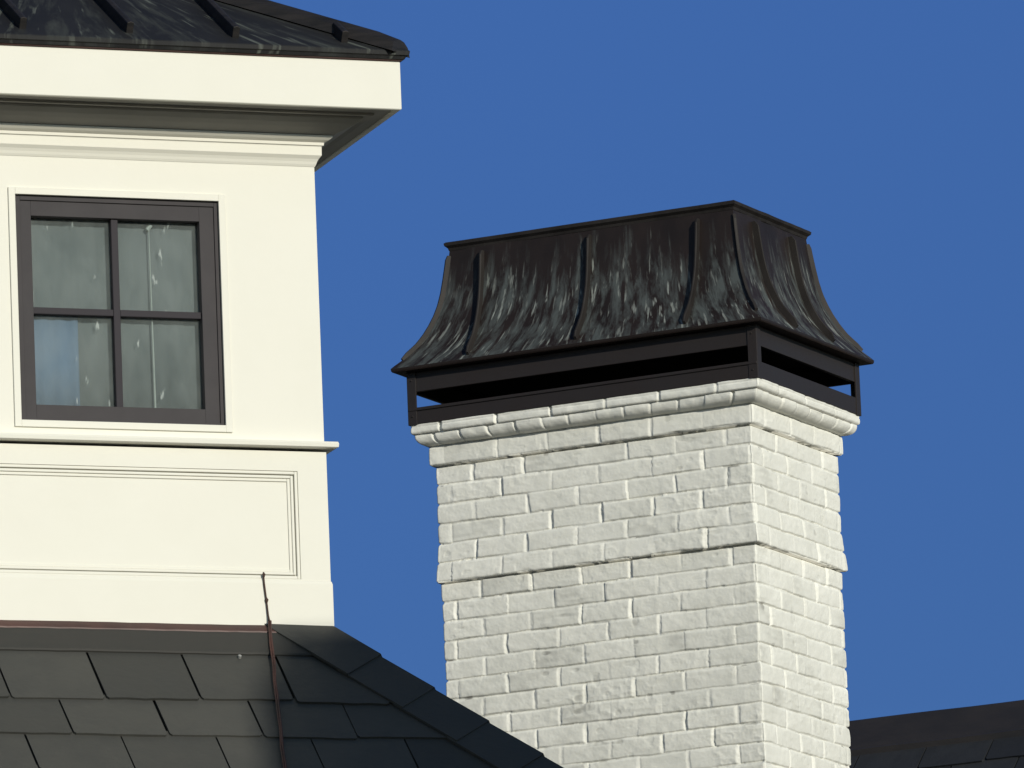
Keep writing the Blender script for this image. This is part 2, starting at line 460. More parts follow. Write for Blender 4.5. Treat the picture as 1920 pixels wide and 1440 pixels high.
def brick_field(s, z, seed, phase, course=COURSE, mod=MOD, jd=0.006, bd=0.0060, length=None):
    """relief (m) and tone (0..1) of painted brickwork; s and z are 1-D arrays"""
    S, Z = np.meshgrid(s, z)
    Sw = S + 0.0022 * vn(S * 38, Z * 38, seed + 1) + 0.0012 * vn(S * 110, Z * 110, seed + 2)
    Zw = Z + 0.0022 * vn(S * 14, np.floor(Z / course) * 3.1, seed + 3) + 0.0009 * vn(S * 60, Z * 60, seed + 4)
    k = np.floor(Zw / course)
    tz = Zw / course - k
    # vertical joints
    off = np.where((k + phase) % 2 == 0, 0.0, 0.5)
    q = Sw / mod - off
    j = np.round(q)
    jx = (vn(j * 7.3 + 0.5, k * 5.1 + 0.5, seed + 5)) * 0.045
    dist = np.abs(q - j - jx) * mod
    b = np.floor(q - jx)
    # joint strength: some raked clean, some buried in paint
    js = np.clip(0.45 + 0.65 * vn(j * 3.7 + .5, k * 9.1 + .5, seed + 6), 0.05, 0.95)
    hw = 0.0042 + 0.0022 * vn(j * 2.3, k * 3.3, seed + 7)
    sd = (q - j - jx) * mod
    vj = np.where(sd > 0, 1 - sst(hw * 0.3, hw + 0.0075, dist), 1 - sst(hw * 0.6, hw + 0.0042, dist))
    # bed joints: crisp under each brick, soft over it
    bs = np.clip(0.75 + 0.5 * vn(S * 11, k * 7.7, seed + 8), 0.15, 1.3)
    low = 1 - sst(0.0, 0.05, tz - 0.025)
    top = sst(0.87, 1.0, tz)
    # brick body
    o = 0.0022 * vn(b * 5.1 + .5, k * 3.3 + .5, seed + 9)
    lx = (q - b - 0.5)
    tilt = 0.0022 * vn(b * 9.7 + .5, k * 2.2 + .5, seed + 10) * lx * 2 + 0.0022 * vn(b * 3.9 + .5, k * 8.2 + .5, seed + 30) * (tz - .5)
    pillow = -0.0012 * np.abs(2 * tz - 1) ** 3
    chip = sst(0.50, 0.78, vn(S * 26 + 9, Z * 42, seed + 11)) * sst(-0.1, 0.4, vn(S * 4, Z * 4, seed + 12))
    h = o + tilt + pillow - np.maximum(jd * js * vj, bd * bs * np.maximum(low, top * 0.75))
    rg = 1 - np.abs(vn(S * 22, Z * 34, seed + 31)); rg2 = 1 - np.abs(vn(S * 60 + 5, Z * 80, seed + 32))
    h += -0.0013 * chip + 0.0007 * vn(S * 45, Z * 60, seed + 13) + 0.0003 * vn(S * 150, Z * 150, seed + 14) + (0.0015 * (rg ** 3 - .3) + 0.0006 * rg2 ** 3) * sst(-0.2, 0.5, vn(S * 3.1 + 4, Z * 6.3, seed + 33))
    # paint smears filling joints now and then
    sm = sst(0.35, 0.7, vn(S * 9, Z * 13, seed + 15))
    h = h * (1 - 0.5 * sm) - 0.0006 * sm
    tone = 0.66 + 0.24 * vn(b * 4.1 + .5, k * 6.3 + .5, seed + 16) + 0.14 * vn(S * 10, Z * 10, seed + 17) + 0.08 * vn(S * 28, Z * 90, seed + 34)
    tone -= 0.34 * chip * (0.5 + 0.5 * vn(S * 70, Z * 70, seed + 18))
    tone += 0.22 * vj * (js > 0.4)
    tone -= 0.34 * np.clip(low - 0.25, 0, 1) * bs
    # crumbs of bare grey mortar where the paint skipped
    bare = sst(0.62, 0.8, vn(S * 30, Z * 75, seed + 19)) * (np.maximum(low, top) > 0.2) * sst(0.0, 0.4, vn(S * 3.3, Z * 5, seed + 20))
    tone -= 0.45 * bare
    return h, np.clip(tone, 0, 1)


def brick_shell(name, zrows, erows, kz, parent, phase=0, step=0.0028, cap_top=False, fn=None):
    """closed brick tube; zrows/erows = height and projection of each row; kz = height used for the pattern"""
    sides = []
    for k, (ln, st) in enumerate([(CH_L, step), (CH_W, step), (CH_L, 0.012), (CH_W, 0.012)]):
        n = int(round(ln / st))
        sides.append((ln, n, np.linspace(0, ln, n + 1)))
    H = []; T = []
    for k, (ln, n, t) in enumerate(sides):
        # s measured from the front corner (side 0 runs left->corner, side 1 corner->right)
        s = (ln - t) if k in (0, 2) else t
        f = fn or brick_field
        h, tn = f(s, kz, 11 + 40 * k, (0 if k in (0, 2) else 1) + phase)
        H.append(h); T.append(tn)
    nr = len(zrows)
    # share corner relief
    cor = [0.5 * (H[k][:, -1] + H[(k + 1) % 4][:, 0]) for k in range(4)]      # end of side k
    V = []; TT = []
    er = np.array(erows)[:, None]
    for k, (ln, n, t) in enumerate(sides):
        h = H[k].copy()
        cs, ce = cor[(k - 1) % 4][:, None], cor[k][:, None]
        w0 = 1 - sst(0, 0.008, t)[None]; w1 = 1 - sst(0, 0.008, ln - t)[None]
        h = h * (1 - w0) * (1 - w1) + cs * w0 + ce * w1
        # rounded arris
        rr = 0.0035
        h = h - 0.0022 * (np.clip(1 - t / rr, 0, 1)[None] ** 2 + np.clip(1 - (ln - t) / rr, 0, 1)[None] ** 2)
        g0 = 1 - sst(0, 0.03, t)[None]; g1 = 1 - sst(0, 0.03, ln - t)[None]
        along = -er + (ln + 2 * er) * (t[None] / ln) - cs * g0 + ce * g1
        outw = er + h
        if k == 0: x = -CH_L + along; y = -outw
        elif k == 1: x = outw; y = along
        elif k == 2: x = -along; y = CH_W + outw
        else: x = -CH_L - outw; y = CH_W - along
        z = np.repeat(np.array(zrows)[:, None], n + 1, 1)
        V.append(np.stack([x, y, z], -1)[:, :-1]); TT.append(T[k][:, :-1])
    V = np.concatenate(V, 1); TT = np.concatenate(TT, 1)
    nc = V.shape[1]
    idx = np.arange(nr * nc).reshape(nr, nc)
    a = idx[:-1]; b_ = np.roll(idx, -1, 1)[:-1]; c = np.roll(idx, -1, 1)[1:]; d = idx[1:]
    F = np.stack([a, b_, c, d], -1).reshape(-1, 4)
    me = bpy.data.meshes.new(name)
    nv = nr * nc
    me.vertices.add(nv); me.vertices.foreach_set("co", V.reshape(-1).astype(np.float32))
    nf = len(F)
    loops = F.reshape(-1); starts = np.arange(0, nf * 4, 4)
    if cap_top:
        loops = np.concatenate([loops, idx[-1]]); starts = np.append(starts, nf * 4); nf += 1
    me.loops.add(len(loops)); me.loops.foreach_set("vertex_index", loops.astype(np.int32))
    me.polygons.add(nf); me.polygons.foreach_set("loop_start", starts.astype(np.int32))
    me.update(calc_edges=True)
    sm = [True] * nf
    if cap_top: sm[-1] = False
    me.polygons.foreach_set("use_smooth", sm)
    at = me.attributes.new("tone", 'FLOAT', 'POINT')
    at.data.foreach_set("value", TT.reshape(-1).astype(np.float32))
    me.validate()
    return new_obj(name, me, M_BRICK, parent)


def e_shaft(z):
    if z < 0:
        return 0.0 - 0.005 * float(sst(-0.0060, -0.0030, z))
    if z < 0.406:
        return 0.003 + 0.012 * max(0.0, 1 - z / (COURSE * 2.2)) - 0.006 * float(sst(0.3990, 0.4020, z))
    return 0.018


zr = list(np.arange(-3.6, -0.84, 0.05))
er = [0.0] * len(zr); kz = list(zr)
for z0, z1, in ((-0.84, 0.0), (0.0, 0.406), (0.406, 0.476)):
    nn = int(round((z1 - z0) / 0.0024))
    for i in range(nn + 1):
        z = z0 + (z1 - z0) * i / nn
        zz = min(max(z, z0 + 1e-4), z1 - 1e-4)
        zr.append(z); kz.append(zz); er.append(e_shaft(zz))
shaft = brick_shell("brick_shaft", [z + ZB for z in zr], er, np.array(kz), chimney)


def crown_field(s, z, seed, phase):
    """moulded crown: rowlock bullnose below, double slab above"""
    S, Z = np.meshgrid(s, z)
    Sw = S + 0.002 * vn(S * 30, Z * 30, seed + 1)
    up = Z > 0.5145
    mod = np.where(up, MOD, MOD / 2)
    q = Sw / mod + np.where(up, 0.27, 0.12)
    j = np.round(q); jx = vn(j * 7.3 + .5, up * 5.0 + .5, seed + 5) * 0.06
    d = np.abs(q - j - jx) * mod
    js = np.clip(0.55 + 0.8 * vn(j * 3.7 + .5, up * 9.1 + .5, seed + 6), 0.05, 1.2)
    vj = 1 - sst(0.002, 0.0065, d)
    b = np.floor(q - jx)
    h = 0.0030 * vn(b * 5.1 + .5, up * 3.0, seed + 9) - 0.009 * js * vj * (1 - sst(0.549, 0.556, Z))
    h += 0.0022 * vn(S * 9, Z * 30, seed + 12) + 0.0012 * vn(S * 40, Z * 60, seed + 13) + 0.0003 * vn(S * 150, Z * 150, seed + 14)
    h -= 0.0028 * np.exp(-((Z - 0.5385 - 0.001 * vn(S * 12, Z * 0, seed + 3)) / 0.0018) ** 2) * np.clip(0.6 + vn(S * 6, Z * 0, seed + 4), 0.1, 1)
    h += 0.0012 * vn(S * 14, Z * 0 + 3, seed + 20) * (np.abs(Z - .5145) < .006)
    h += 0.007 * 0.8 * js * vj * (seed == 51) * (1 - sst(0.549, 0.556, Z))
    tone = 0.72 + 0.20 * vn(b * 4.1 + .5, up * 6.3 + .5, seed + 16) + 0.09 * vn(S * 10, Z * 30, seed + 17) + 0.15 * vj * (js > .5)
    return h, np.clip(tone, 0, 1)


prof = [(0.474, 0.012), (0.4745, 0.020), (0.4765, 0.0310), (0.481, 0.0405), (0.487, 0.0475), (0.494, 0.0520), (0.501, 0.0545), (0.509, 0.0555),
        (0.5143, 0.0548), (0.5147, 0.0600), (0.519, 0.0640), (0.526, 0.0650), (0.536, 0.0645), (0.5375, 0.0640), (0.546, 0.0640), (0.552, 0.0615), (0.556, 0.0555)]
zr, er = [], []
for (za, ea), (zb, eb) in zip(prof[:-1], prof[1:]):
    nn = max(1, int(round((zb - za) / 0.0025)))
    for i in range(nn):
        t = i / nn; zr.append(za + (zb - za) * t); er.append(ea + (eb - ea) * t)
zr.append(prof[-1][0]); er.append(prof[-1][1])
crown = brick_shell("brick_crown", [z + ZB for z in zr], er, np.array(zr), chimney, fn=crown_field, cap_top=True)

# --- copper chimney cap: hood > flange, seams; frame > posts, rails
HP = [(0.1075, 0.734), (0.1085, 0.7425), (0.098, 0.754), (0.082, 0.770), (0.059, 0.796), (0.037, 0.824), (0.018, 0.856), (0.001, 0.892),
      (-0.013, 0.928), (-0.0245, 0.966), (-0.0335, 1.010), (-0.0410, 1.060), (-0.0475, 1.110), (-0.0530, 1.160), (-0.0540, 1.172)]


def hood_e(z):
    zs = [p[1] for p in HP]; es = [p[0] for p in HP]
    return float(np.interp(z, zs, es))


prof = [(0.040, 0.728), (0.1045, 0.730)]
for i in range(len(HP) - 1):
    for j in range(3):
        t = j / 3
        prof.append((HP[i][0] + (HP[i + 1][0] - HP[i][0]) * t, HP[i][1] + (HP[i + 1][1] - HP[i][1]) * t))
prof.append(HP[-1])
vs, fs, n = ring_loft([(e, z + ZB) for e, z in prof], -CH_L, 0, 0, CH_W, sub=36, jitter=0.0013)
fs.append(tuple(range(n))[::-1])
mb = MB(); mb.add(vs, fs)
hood = mb.build("hood", M_HOOD, chimney, smooth=True)
hood["label"] = "flared dark copper hood streaked with pale green patina"
hood.data.polygons[-1].use_smooth = False
flow_attr(hood, prof, n, -CH_L, 0, 0, CH_W, 36, sum(math.hypot(b[0] - a[0], b[1] - a[1]) for a, b in zip(prof[:-1], prof[1:])), skip=5)
es = hood.modifiers.new("split", 'EDGE_SPLIT'); es.split_angle = R(40)

vs, fs, n = ring_loft([(e, z + ZB) for e, z in [(-0.058, 1.160), (-0.052, 1.163), (-0.0490, 1.172), (-0.0400, 1.180), (-0.0385, 1.1885), (-0.044, 1.193), (-0.12, 1.199)]],
                      -CH_L, 0, 0, CH_W, sub=24, jitter=0.0016, seed=8)
fs.append(tuple(range(len(vs) - n, len(vs))))
mb = MB(); mb.add(vs, fs)
mb.build("top_flange", M_SEAM, hood)


def seam(place, dirn, z0, z1, w_, h_, nrm_scale=1.0):
    """raised seam following the hood's curve; place(e, z)->xy, dirn = outward plan vector"""
    k = 22; vs = []; fs = []
    d = Vector((dirn[0], dirn[1], 0)); side = Vector((-dirn[1], dirn[0], 0)).normalized()
    for i in range(k + 1):
        z = z0 + (z1 - z0) * i / k
        e = hood_e(z); de = (hood_e(z + .004) - hood_e(z - .004)) / .008
        nv = (Vector((d.x, d.y, -de * d.length ** 2))).normalized()
        p = Vector((*place(e), z + ZB))
        a = h_ * min(1.0, 0.55 + 14.0 * min(i, k - i) / k)
        w2 = w_ * (0.5 + 0.03 * float(vn(z * 30, dirn[0] * 7, 5)))
        for sx, hh in ((-1, -0.006), (-1, a * .92), (-.35, a), (.35, a), (1, a * .92), (1, -0.006)):
            vs.append(tuple(p + side * w2 * sx + nv * hh))
    for i in range(k):
        for j in range(5):
            fs.append((i * 6 + j, i * 6 + j + 1, (i + 1) * 6 + j + 1, (i + 1) * 6 + j))
    fs.append(tuple(range(6))); fs.append(tuple(range(k * 6, k * 6 + 6))[::-1])
    m_ = MB(); m_.add(vs, fs)
    return m_.build("standing_seam", M_SEAM, hood)


for x in (-CH_L / 2 - 0.411, -CH_L / 2, -CH_L / 2 + 0.411):
    seam(lambda e, x=x: (x, -e), (0, -1), 0.757, 1.145, 0.010, 0.024)
    seam(lambda e, x=x: (x, CH_W + e), (0, 1), 0.757, 1.145, 0.010, 0.024)
for y in (CH_W / 2 - 0.148, CH_W / 2 + 0.148):
    seam(lambda e, y=y: (e, y), (1, 0), 0.757, 1.145, 0.010, 0.024)
    seam(lambda e, y=y: (-CH_L - e, y), (-1, 0), 0.757, 1.145, 0.010, 0.024)
for sx, sy in ((1, -1), (-1, -1), (1, 1), (-1, 1)):
    seam(lambda e, sx=sx, sy=sy: ((e if sx > 0 else -CH_L - e), (-e if sy < 0 else CH_W + e)), (sx, sy), 0.775, 1.145, 0.011, 0.012)

# open frame under the hood
m_ = MB()
for z0, z1, e0, e1 in ((0.548, 0.606, 0.050, 0.0665), (0.661, 0.728, 0.050, 0.0645)):
    m_.box(-CH_L - e1, e1, -e1, -e0, ZB + z0, ZB + z1)
    m_.box(-CH_L - e1, e1, CH_W + e0, CH_W + e1, ZB + z0, ZB + z1)
    m_.box(-CH_L - e1, -CH_L - e0, -e0, CH_W + e0, ZB + z0, ZB + z1)
    m_.box(e0, e1, -e0, CH_W + e0, ZB + z0, ZB + z1)
m_.box(-CH_L - 0.0665, 0.0665, -0.071, -0.0667, ZB + 0.594, ZB + 0.603)
frame = bevel(m_.build("cap_frame", M_FRAME, chimney), 0.0015)
frame["label"] = "dark brown open metal frame between the brick crown and the hood"
for sx, sy in ((0, 0), (1, 0), (0, 1), (1, 1)):
    cx = 0.069 if sx else -CH_L - 0.069; cy = CH_W + 0.069 if sy else -0.069
    ix = -1 if sx else 1; iy = -1 if sy else 1
    m_ = MB()
    xa, xb = sorted((cx, cx + ix * 0.034)); ya, yb = sorted((cy, cy + iy * 0.006))
    m_.box(xa, xb, ya, yb, ZB + 0.546, ZB + 0.729)
    xa, xb = sorted((cx, cx + ix * 0.006)); ya, yb = sorted((cy + iy * 0.006, cy + iy * 0.034))
    m_.box(xa, xb, ya, yb, ZB + 0.546, ZB + 0.729)
    for zz in (0.575, 0.70):
        vs, fs = tube([(cx + ix * .018, cy, ZB + zz), (cx + ix * .018, cy - iy * .003, ZB + zz)], [.004, .003], 8)
        m_.add(vs, fs)
    bevel(m_.build("corner_post", M_FRAME, frame), 0.001)
m_ = MB(); m_.box(-CH_L - .03, .03, -.03, CH_W + .03, ZB + .7185, ZB + .7275)
m_.build("inner_lid", M_BLACK, frame)  # lid added to keep the hood's inside dark
m_ = MB(); m_.box(-CH_L - .048, .048, -.048, CH_W + .048, ZB + .5565, ZB + .562)
m_.build("base_tray", M_BLACK, frame)

# ================================================================== house with the cupola
KP = Vector((-0.5879, 28.5, 5.0676 + CAM_H))
YD = R(19.448)
house = empty("house", KP + Vector((0, 0, -KP.z)), YD,
              "cream panelled dormer with dark window and black metal roof above a grey slate hip roof", "house")
HZ = KP.z
DW = 1.291          # width and depth of the cupola
TAN = math.tan(R(44))


def hp(x, y, z):
    return (x, y, z + HZ)


# --- walls: front with a window opening, other three plain
WX0, WX1, WZ0, WZ1 = -0.972, -0.3135, 0.606, 1.325
m_ = MB()
T = 0.06
m_.box(-DW, WX0, 0, T, HZ + .555, HZ + 1.60)
m_.box(WX1, 0, 0, T, HZ + .555, HZ + 1.60)
m_.box(WX0, WX1, 0, T, HZ + WZ1, HZ + 1.60)
m_.box(WX0, WX1, 0, T, HZ + .555, HZ + WZ0)
m_.box(-DW, 0, DW - T, DW, HZ + .555, HZ + 1.60)
m_.box(-DW, -DW + T, T, DW - T, HZ + .555, HZ + 1.60)
m_.box(-T, 0, T, DW - T, HZ + .555, HZ + 1.60)
# slightly proud lower stage with sunk panels on every side
e = 0.004
PX0, PX1, PZ0, PZ1 = -DW + .0915, -.0915, .1375, .477
m_.box(-DW - e, PX0, -e, T, HZ - .02, HZ + .539)
m_.box(PX1, e, -e, T, HZ - .02, HZ + .539)
m_.box(PX0, PX1, -e, T, HZ + PZ1, HZ + .539)
m_.box(PX0, PX1, -e, T, HZ - .02, HZ + PZ0)
m_.box(PX0, PX1, .010, T, HZ + PZ0, HZ + PZ1)
m_.box(-DW - e, e, DW - T, DW + e, HZ - .02, HZ + .539)
m_.box(-DW - e, -DW + T, T, DW - T, HZ - .02, HZ + .539)
m_.box(-T, e, T, DW - T, HZ - .02, HZ + .539)
wall = m_.build("wall", M_WHITE, house)

# panel moulding: three nested beads
m_ = MB()
rect_frame(m_, PX0 + .0005, PX1 - .0005, PZ0 + HZ + .0005, PZ1 + HZ - .0005, .010, -.0015, .010)
rect_frame(m_, PX0 + .0135, PX1 - .0135, PZ0 + HZ + .0135, PZ1 + HZ - .0135, .009, .001, .010)
rect_frame(m_, PX0 + .0225, PX1 - .0225, PZ0 + HZ + .0225, PZ1 + HZ - .0225, .010, .0055, .010)
bevel(m_.build("panel_moulding", M_WHITE, house), 0.0035, 3)

# base board
vs, fs, n = ring_loft([(-.03, -.03), (.0085, -.03), (.0085, .122), (.006, .131), (.0, .136)], -DW, 0, 0, DW, sub=24, jitter=.0006)
m_ = MB(); m_.add([hp(*v) for v in vs], fs)
m_.build("base_board", M_WHITE, house)

# sill band round the cupola
vs, fs, n = ring_loft([(-.02, .5475), (.030, .5475), (.0355, .5505), (.0365, .561), (.034, .567), (.004, .5725), (-.02, .573)], -DW, 0, 0, DW, sub=16, jitter=.0005)
m_ = MB(); m_.add([hp(*v) for v in vs], fs)
m_.build("sill", M_WHITE, house)

# crown moulding under the eaves
vs, fs, n = ring_loft([(-.02, 1.444), (.0015, 1.445), (.005, 1.452), (.0075, 1.460), (.0115, 1.468), (.0175, 1.4755), (.0195, 1.478), (.0200, 1.505),
                       (.0215, 1.508), (.0255, 1.5085), (.0265, 1.5175), (.0310, 1.5195), (.0390, 1.5235), (.0480, 1.530), (.0485, 1.536), (-.02, 1.536)],
                      -DW, 0, 0, DW, sub=16, jitter=.0004)
m_ = MB(); m_.add([hp(*v) for v in vs], fs)
m_.build("crown_moulding", M_WHITE, house)

# soffit: sloped cove, bead and flat board
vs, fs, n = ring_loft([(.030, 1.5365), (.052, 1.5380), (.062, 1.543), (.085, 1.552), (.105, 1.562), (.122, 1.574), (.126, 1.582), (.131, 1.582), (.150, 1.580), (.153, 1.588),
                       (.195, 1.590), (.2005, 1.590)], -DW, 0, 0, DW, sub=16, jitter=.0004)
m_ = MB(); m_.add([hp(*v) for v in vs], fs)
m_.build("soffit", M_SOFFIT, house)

# fascia board
vs, fs, n = ring_loft([(.2, 1.592), (.2005, 1.586), (.217, 1.5855), (.2195, 1.588), (.2195, 1.7355), (.217, 1.738), (.19, 1.738)], -DW, 0, 0, DW, sub=20, jitter=.0006)
m_ = MB(); m_.add([hp(*v) for v in vs], fs)
m_.build("fascia", M_WHITE, house)

# --- window
m_ = MB()
rect_frame(m_, -.9945, -.2965, HZ + .5935, HZ + 1.345, .0215, -.007, .004)
casing_o = None
window = bpy.data.objects.new("window", None)
m2 = MB()
# sash frame
SX0, SX1, SZ0, SZ1 = WX0 + .0008, WX1 - .0008, HZ + WZ0 + .0008, HZ + WZ1 - .0008
rect_frame(m2, SX0, SX1, SZ0, SZ1, .0165, .006, .050)
m2.box(SX0 + .0165, -.9195, .0115, .046, SZ0 + .0165, SZ1 - .0165)
m2.box(-.3775, SX1 - .0165, .0115, .046, SZ0 + .0165, SZ1 - .0165)
m2.box(-.9195, -.3775, .0115, .046, HZ + 1.2605, SZ1 - .0165)
m2.box(-.9195, -.3775, .0115, .046, SZ0 + .0165, HZ + .667)
bpy.data.objects.remove(window)
window = bevel(m2.build("window", M_SASH, house), 0.0008, 1)
window["label"] = "small dark grey four pane window with dusty glass"
bevel(m_.build("casing", M_WHITE, window), 0.0010, 1)
m3 = MB()
m3.box(-.6605, -.6385, .020, .044, HZ + .667, HZ + 1.2605)
m3.box(-.9195, -.6605, .0212, .044, HZ + .9540, HZ + .9750)
m3.box(-.6385, -.3775, .0212, .044, HZ + .9540, HZ + .9750)
bevel(m3.build("muntin", M_MUNTIN, window), 0.002)
for x0, x1 in ((-.9195, -.6585), (-.6405, -.3775)):
    for z0, z1 in ((.667, .9555), (.9735, 1.2605)):
        p_ = MB(); p_.box(x0, x1, .0385, .0415, HZ + z0, HZ + z1)
        p_.build("pane", M_GLASS, window)
# added sheets behind the glass, coloured as its reflections, and a rod
b_ = MB()
k = 60
for i in range(k + 1):
    x = -.97 + .66 * i / k
    yy = .064 + .0035 * float(vn(i * .35, 0, 4)) + .0012 * math.sin(i * 1.3)
    for z in (.60, 1.34):
        b_.v.append((x, yy, HZ + z))
for i in range(k):
    b_.f.append((2 * i, 2 * i + 2, 2 * i + 3, 2 * i + 1))
bo = b_.build("pane_reflection_backing", M_PANE_REFLECTION, window, smooth=True)
s_ = bo.modifiers.new("thick", 'SOLIDIFY'); s_.thickness = .003; s_.offset = 1
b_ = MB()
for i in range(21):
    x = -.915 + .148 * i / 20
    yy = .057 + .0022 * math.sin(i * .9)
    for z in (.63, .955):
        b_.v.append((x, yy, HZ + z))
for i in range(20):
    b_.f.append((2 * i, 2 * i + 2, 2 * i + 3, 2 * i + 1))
bo = b_.build("sky_reflection_sheet", M_SKY_REFLECTION, window, smooth=True)
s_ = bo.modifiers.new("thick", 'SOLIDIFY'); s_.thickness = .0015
b_ = MB()
vs, fs = tube([(-.527, .050, HZ + .66), (-.5275, .050, HZ + .80), (-.5285, .0495, HZ + .96), (-.530, .050, HZ + 1.24)], [.0035, .003, .0024, .0018], 8)
b_.add(vs, fs)
vs, fs = tube([(-.536, .050, HZ + 1.236), (-.523, .050, HZ + 1.252)], [.007, .007], 8)
b_.add(vs, fs)
b_.build("rod", M_ROD, window)

# --- upper metal roof
EU, ZU, PU = 0.243, 1.770, math.tan(R(30))
ec = -DW / 2
AP = ZU + (DW / 2 + EU) * PU
rprof = [(.205, 1.742), (.232, 1.744), (.236, 1.752), (.243, 1.7545), (.2455, 1.766), (EU, ZU), (.20, ZU + (EU - .20) * PU), (-.10, ZU + (EU + .10) * PU), (-.40, ZU + (EU + .40) * PU)]
vs, fs, n = ring_loft(rprof, -DW, 0, 0, DW, sub=30, jitter=.0008, seed=21)
m_ = MB(); m_.add([hp(*v) for v in vs], fs)
ai = len(m_.v); m_.v.append(hp(ec, DW / 2, AP)); last = ai - n
for i in range(n):
    m_.f.append((last + i, last + (i + 1) % n, ai))
mroof = m_.build("metal_roof", M_COPROOF, house)
flow_attr(mroof, rprof, n, -DW, 0, 0, DW, 30, 1.2)
mroof["label"] = "low black copper roof with raised seams and pale streaks"
m_ = MB()
vs, fs, n = ring_loft([(.21, 1.7385), (.2225, 1.739), (.2255, 1.7415), (.2255, 1.7435), (.21, 1.744)], -DW, 0, 0, DW, sub=1)
m_.add([hp(*v) for v in vs], fs)
m_.build("drip_strip", M_FLASH_RED, mroof)


def roof_seam(x, side):
    """seam running up one slope of the pyramid"""
    r0 = 0.052
    r1 = (DW / 2 + EU) - abs(x - ec) - 0.05
    if r1 <= r0: return
    pts = []
    for r in (r0, r1):
        pts.append(Vector((x, -EU + r, ZU + r * PU)))
    nv = Vector((0, -math.sin(R(30)), math.cos(R(30))))
    m_ = MB()
    w2, h2 = .011, .038
    b = [pts[0] + Vector((s * w2, 0, 0)) + nv * h for s, h in ((-1, -.004), (1, -.004), (1, h2 * .9), (-.0, h2), (-1, h2 * .9))]
    t = [pts[1] + Vector((s * w2, 0, 0)) + nv * h for s, h in ((-1, -.004), (1, -.004), (1, h2 * .9), (-.0, h2), (-1, h2 * .9))]
    # rotate about cupola centre for the other slopes
    def rot(p):
        q = Matrix.Rotation(side * math.pi / 2, 3, 'Z') @ (p - Vector((ec, DW / 2, 0))) + Vector((ec, DW / 2, HZ))
        return tuple(q)
    m_.prism([rot(p) for p in b], [rot(p) for p in t])
    bevel(m_.build("standing_seam", M_EAVE, mroof), .002)


for side in range(4):
    for kx in (-2, -1, 0, 1, 2):
        roof_seam(ec + kx * 0.342 + (0.012 if kx == 2 else 0), side)


def hip_strip(cx, cy):
    """rounded ridge roll over one hip of the upper roof"""
    a = Vector((cx, cy, 0)); d = Vector((1 if cx > ec else -1, 1 if cy > DW / 2 else -1, 0))
    k = 16; vs = []; fs = []
    run = DW / 2 + EU
    cs = Vector((-d.y, d.x, 0)).normalized()
    for i in range(k + 1):
        r = 0.020 + (run - .05) * i / k
        p = Vector((cx, cy, ZU + r * PU)) + d * (EU - r)
        up = Vector((0, 0, 1))
        lift = .033 if i else .026
        for sx, h in ((-.062, -.020), (-.050, lift * .35), (-.026, lift * .88), (0, lift), (.026, lift * .88), (.050, lift * .35), (.062, -.020)):
            vs.append(hp(*(p + cs * sx + up * h)))
    for i in range(k):
        for j in range(6):
            fs.append((i * 7 + j, i * 7 + j + 1, (i + 1) * 7 + j + 1, (i + 1) * 7 + j))
    fs.append(tuple(range(7)))
    m_ = MB(); m_.add(vs, fs)
    m_.build("hip_strip", M_EAVE, mroof)


for cx in (-DW, 0):
    for cy in (0, DW):
        hip_strip(cx, cy)

# --- slate skirt roof
EX = 0.137            # exposure of a course, in plan
DROP = 3.0 / TAN


def clip_poly(poly, fn):
    out = []
    for i in range(len(poly)):
        a, b = poly[i], poly[(i + 1) % len(poly)]
        fa, fb = fn(a), fn(b)
        if fa >= 0: out.append(a)
        if (fa >= 0) != (fb >= 0):
            t = fa / (fa - fb); out.append((a[0] + (b[0] - a[0]) * t, a[1] + (b[1] - a[1]) * t))
    return out


def slates(m_, tones, place, nrm, d0, rows, xl, xr, hipl, hipr, rnd, wd=0.30, ex=EX, first=None, thick=.009, phase=None):
    """courses of slates; place(x, d)->point on the slope (d = plan distance below the top), outline cut by the hips"""
    d = d0
    for r in range(rows):
        dn = d + (first if (first and r == 0) else ex)
        off = (-.22 if r % 2 == 0 else -.37) if phase is None else phase + (r % 2) * wd / 2
        x = off - wd * math.ceil((off - (xl - (hipl * dn))) / wd) - wd
        while x < xr + hipr * dn + wd:
            j0 = rnd.uniform(-.008, .008)
            x0, x1 = x + .0015 + rnd.uniform(0, .004), x + wd - .0015 - rnd.uniform(0, .003)
            sag = rnd.uniform(-.004, .006); sag2 = sag + rnd.uniform(-.004, .004)
            poly = [(x0, d - .02), (x1, d - .02), (x1 + rnd.uniform(-.002, .002), dn + sag2 - .006), (x1 - .007, dn + sag2)]
            kk = 5
            for q in range(1, kk):
                t = q / kk
                poly.append((x1 - .007 + (x0 - x1 + .014) * t, dn + sag2 + (sag - sag2) * t + rnd.uniform(-.0018, .0018)))
            poly += [(x0 + .007, dn + sag), (x0 + rnd.uniform(-.002, .002), dn + sag - .006)]
            poly = clip_poly(poly, lambda p: xr + hipr * p[1] - p[0])
            poly = clip_poly(poly, lambda p: p[0] - (xl - hipl * p[1]))
            if len(poly) >= 3:
                lift = rnd.uniform(0, .0025)
                tone = rnd.random()
                def pt(p, h):
                    tt = (p[1] - (d - .02)) / (dn - d + .02)
                    return tuple(Vector(place(*p)) + nrm * (h + lift * tt + .007 * tt + .0015))
                s = len(m_.v)
                m_.prism([pt(p, -thick * .6) for p in poly], [pt(p, thick * .4) for p in poly])
                tones += [tone] * (len(m_.v) - s)
            x += wd + j0 * 0
        d = dn


def tone_attr(o, tones):
    at = o.data.attributes.new("tone", 'FLOAT', 'POINT')
    at.data.foreach_set("value", tones)


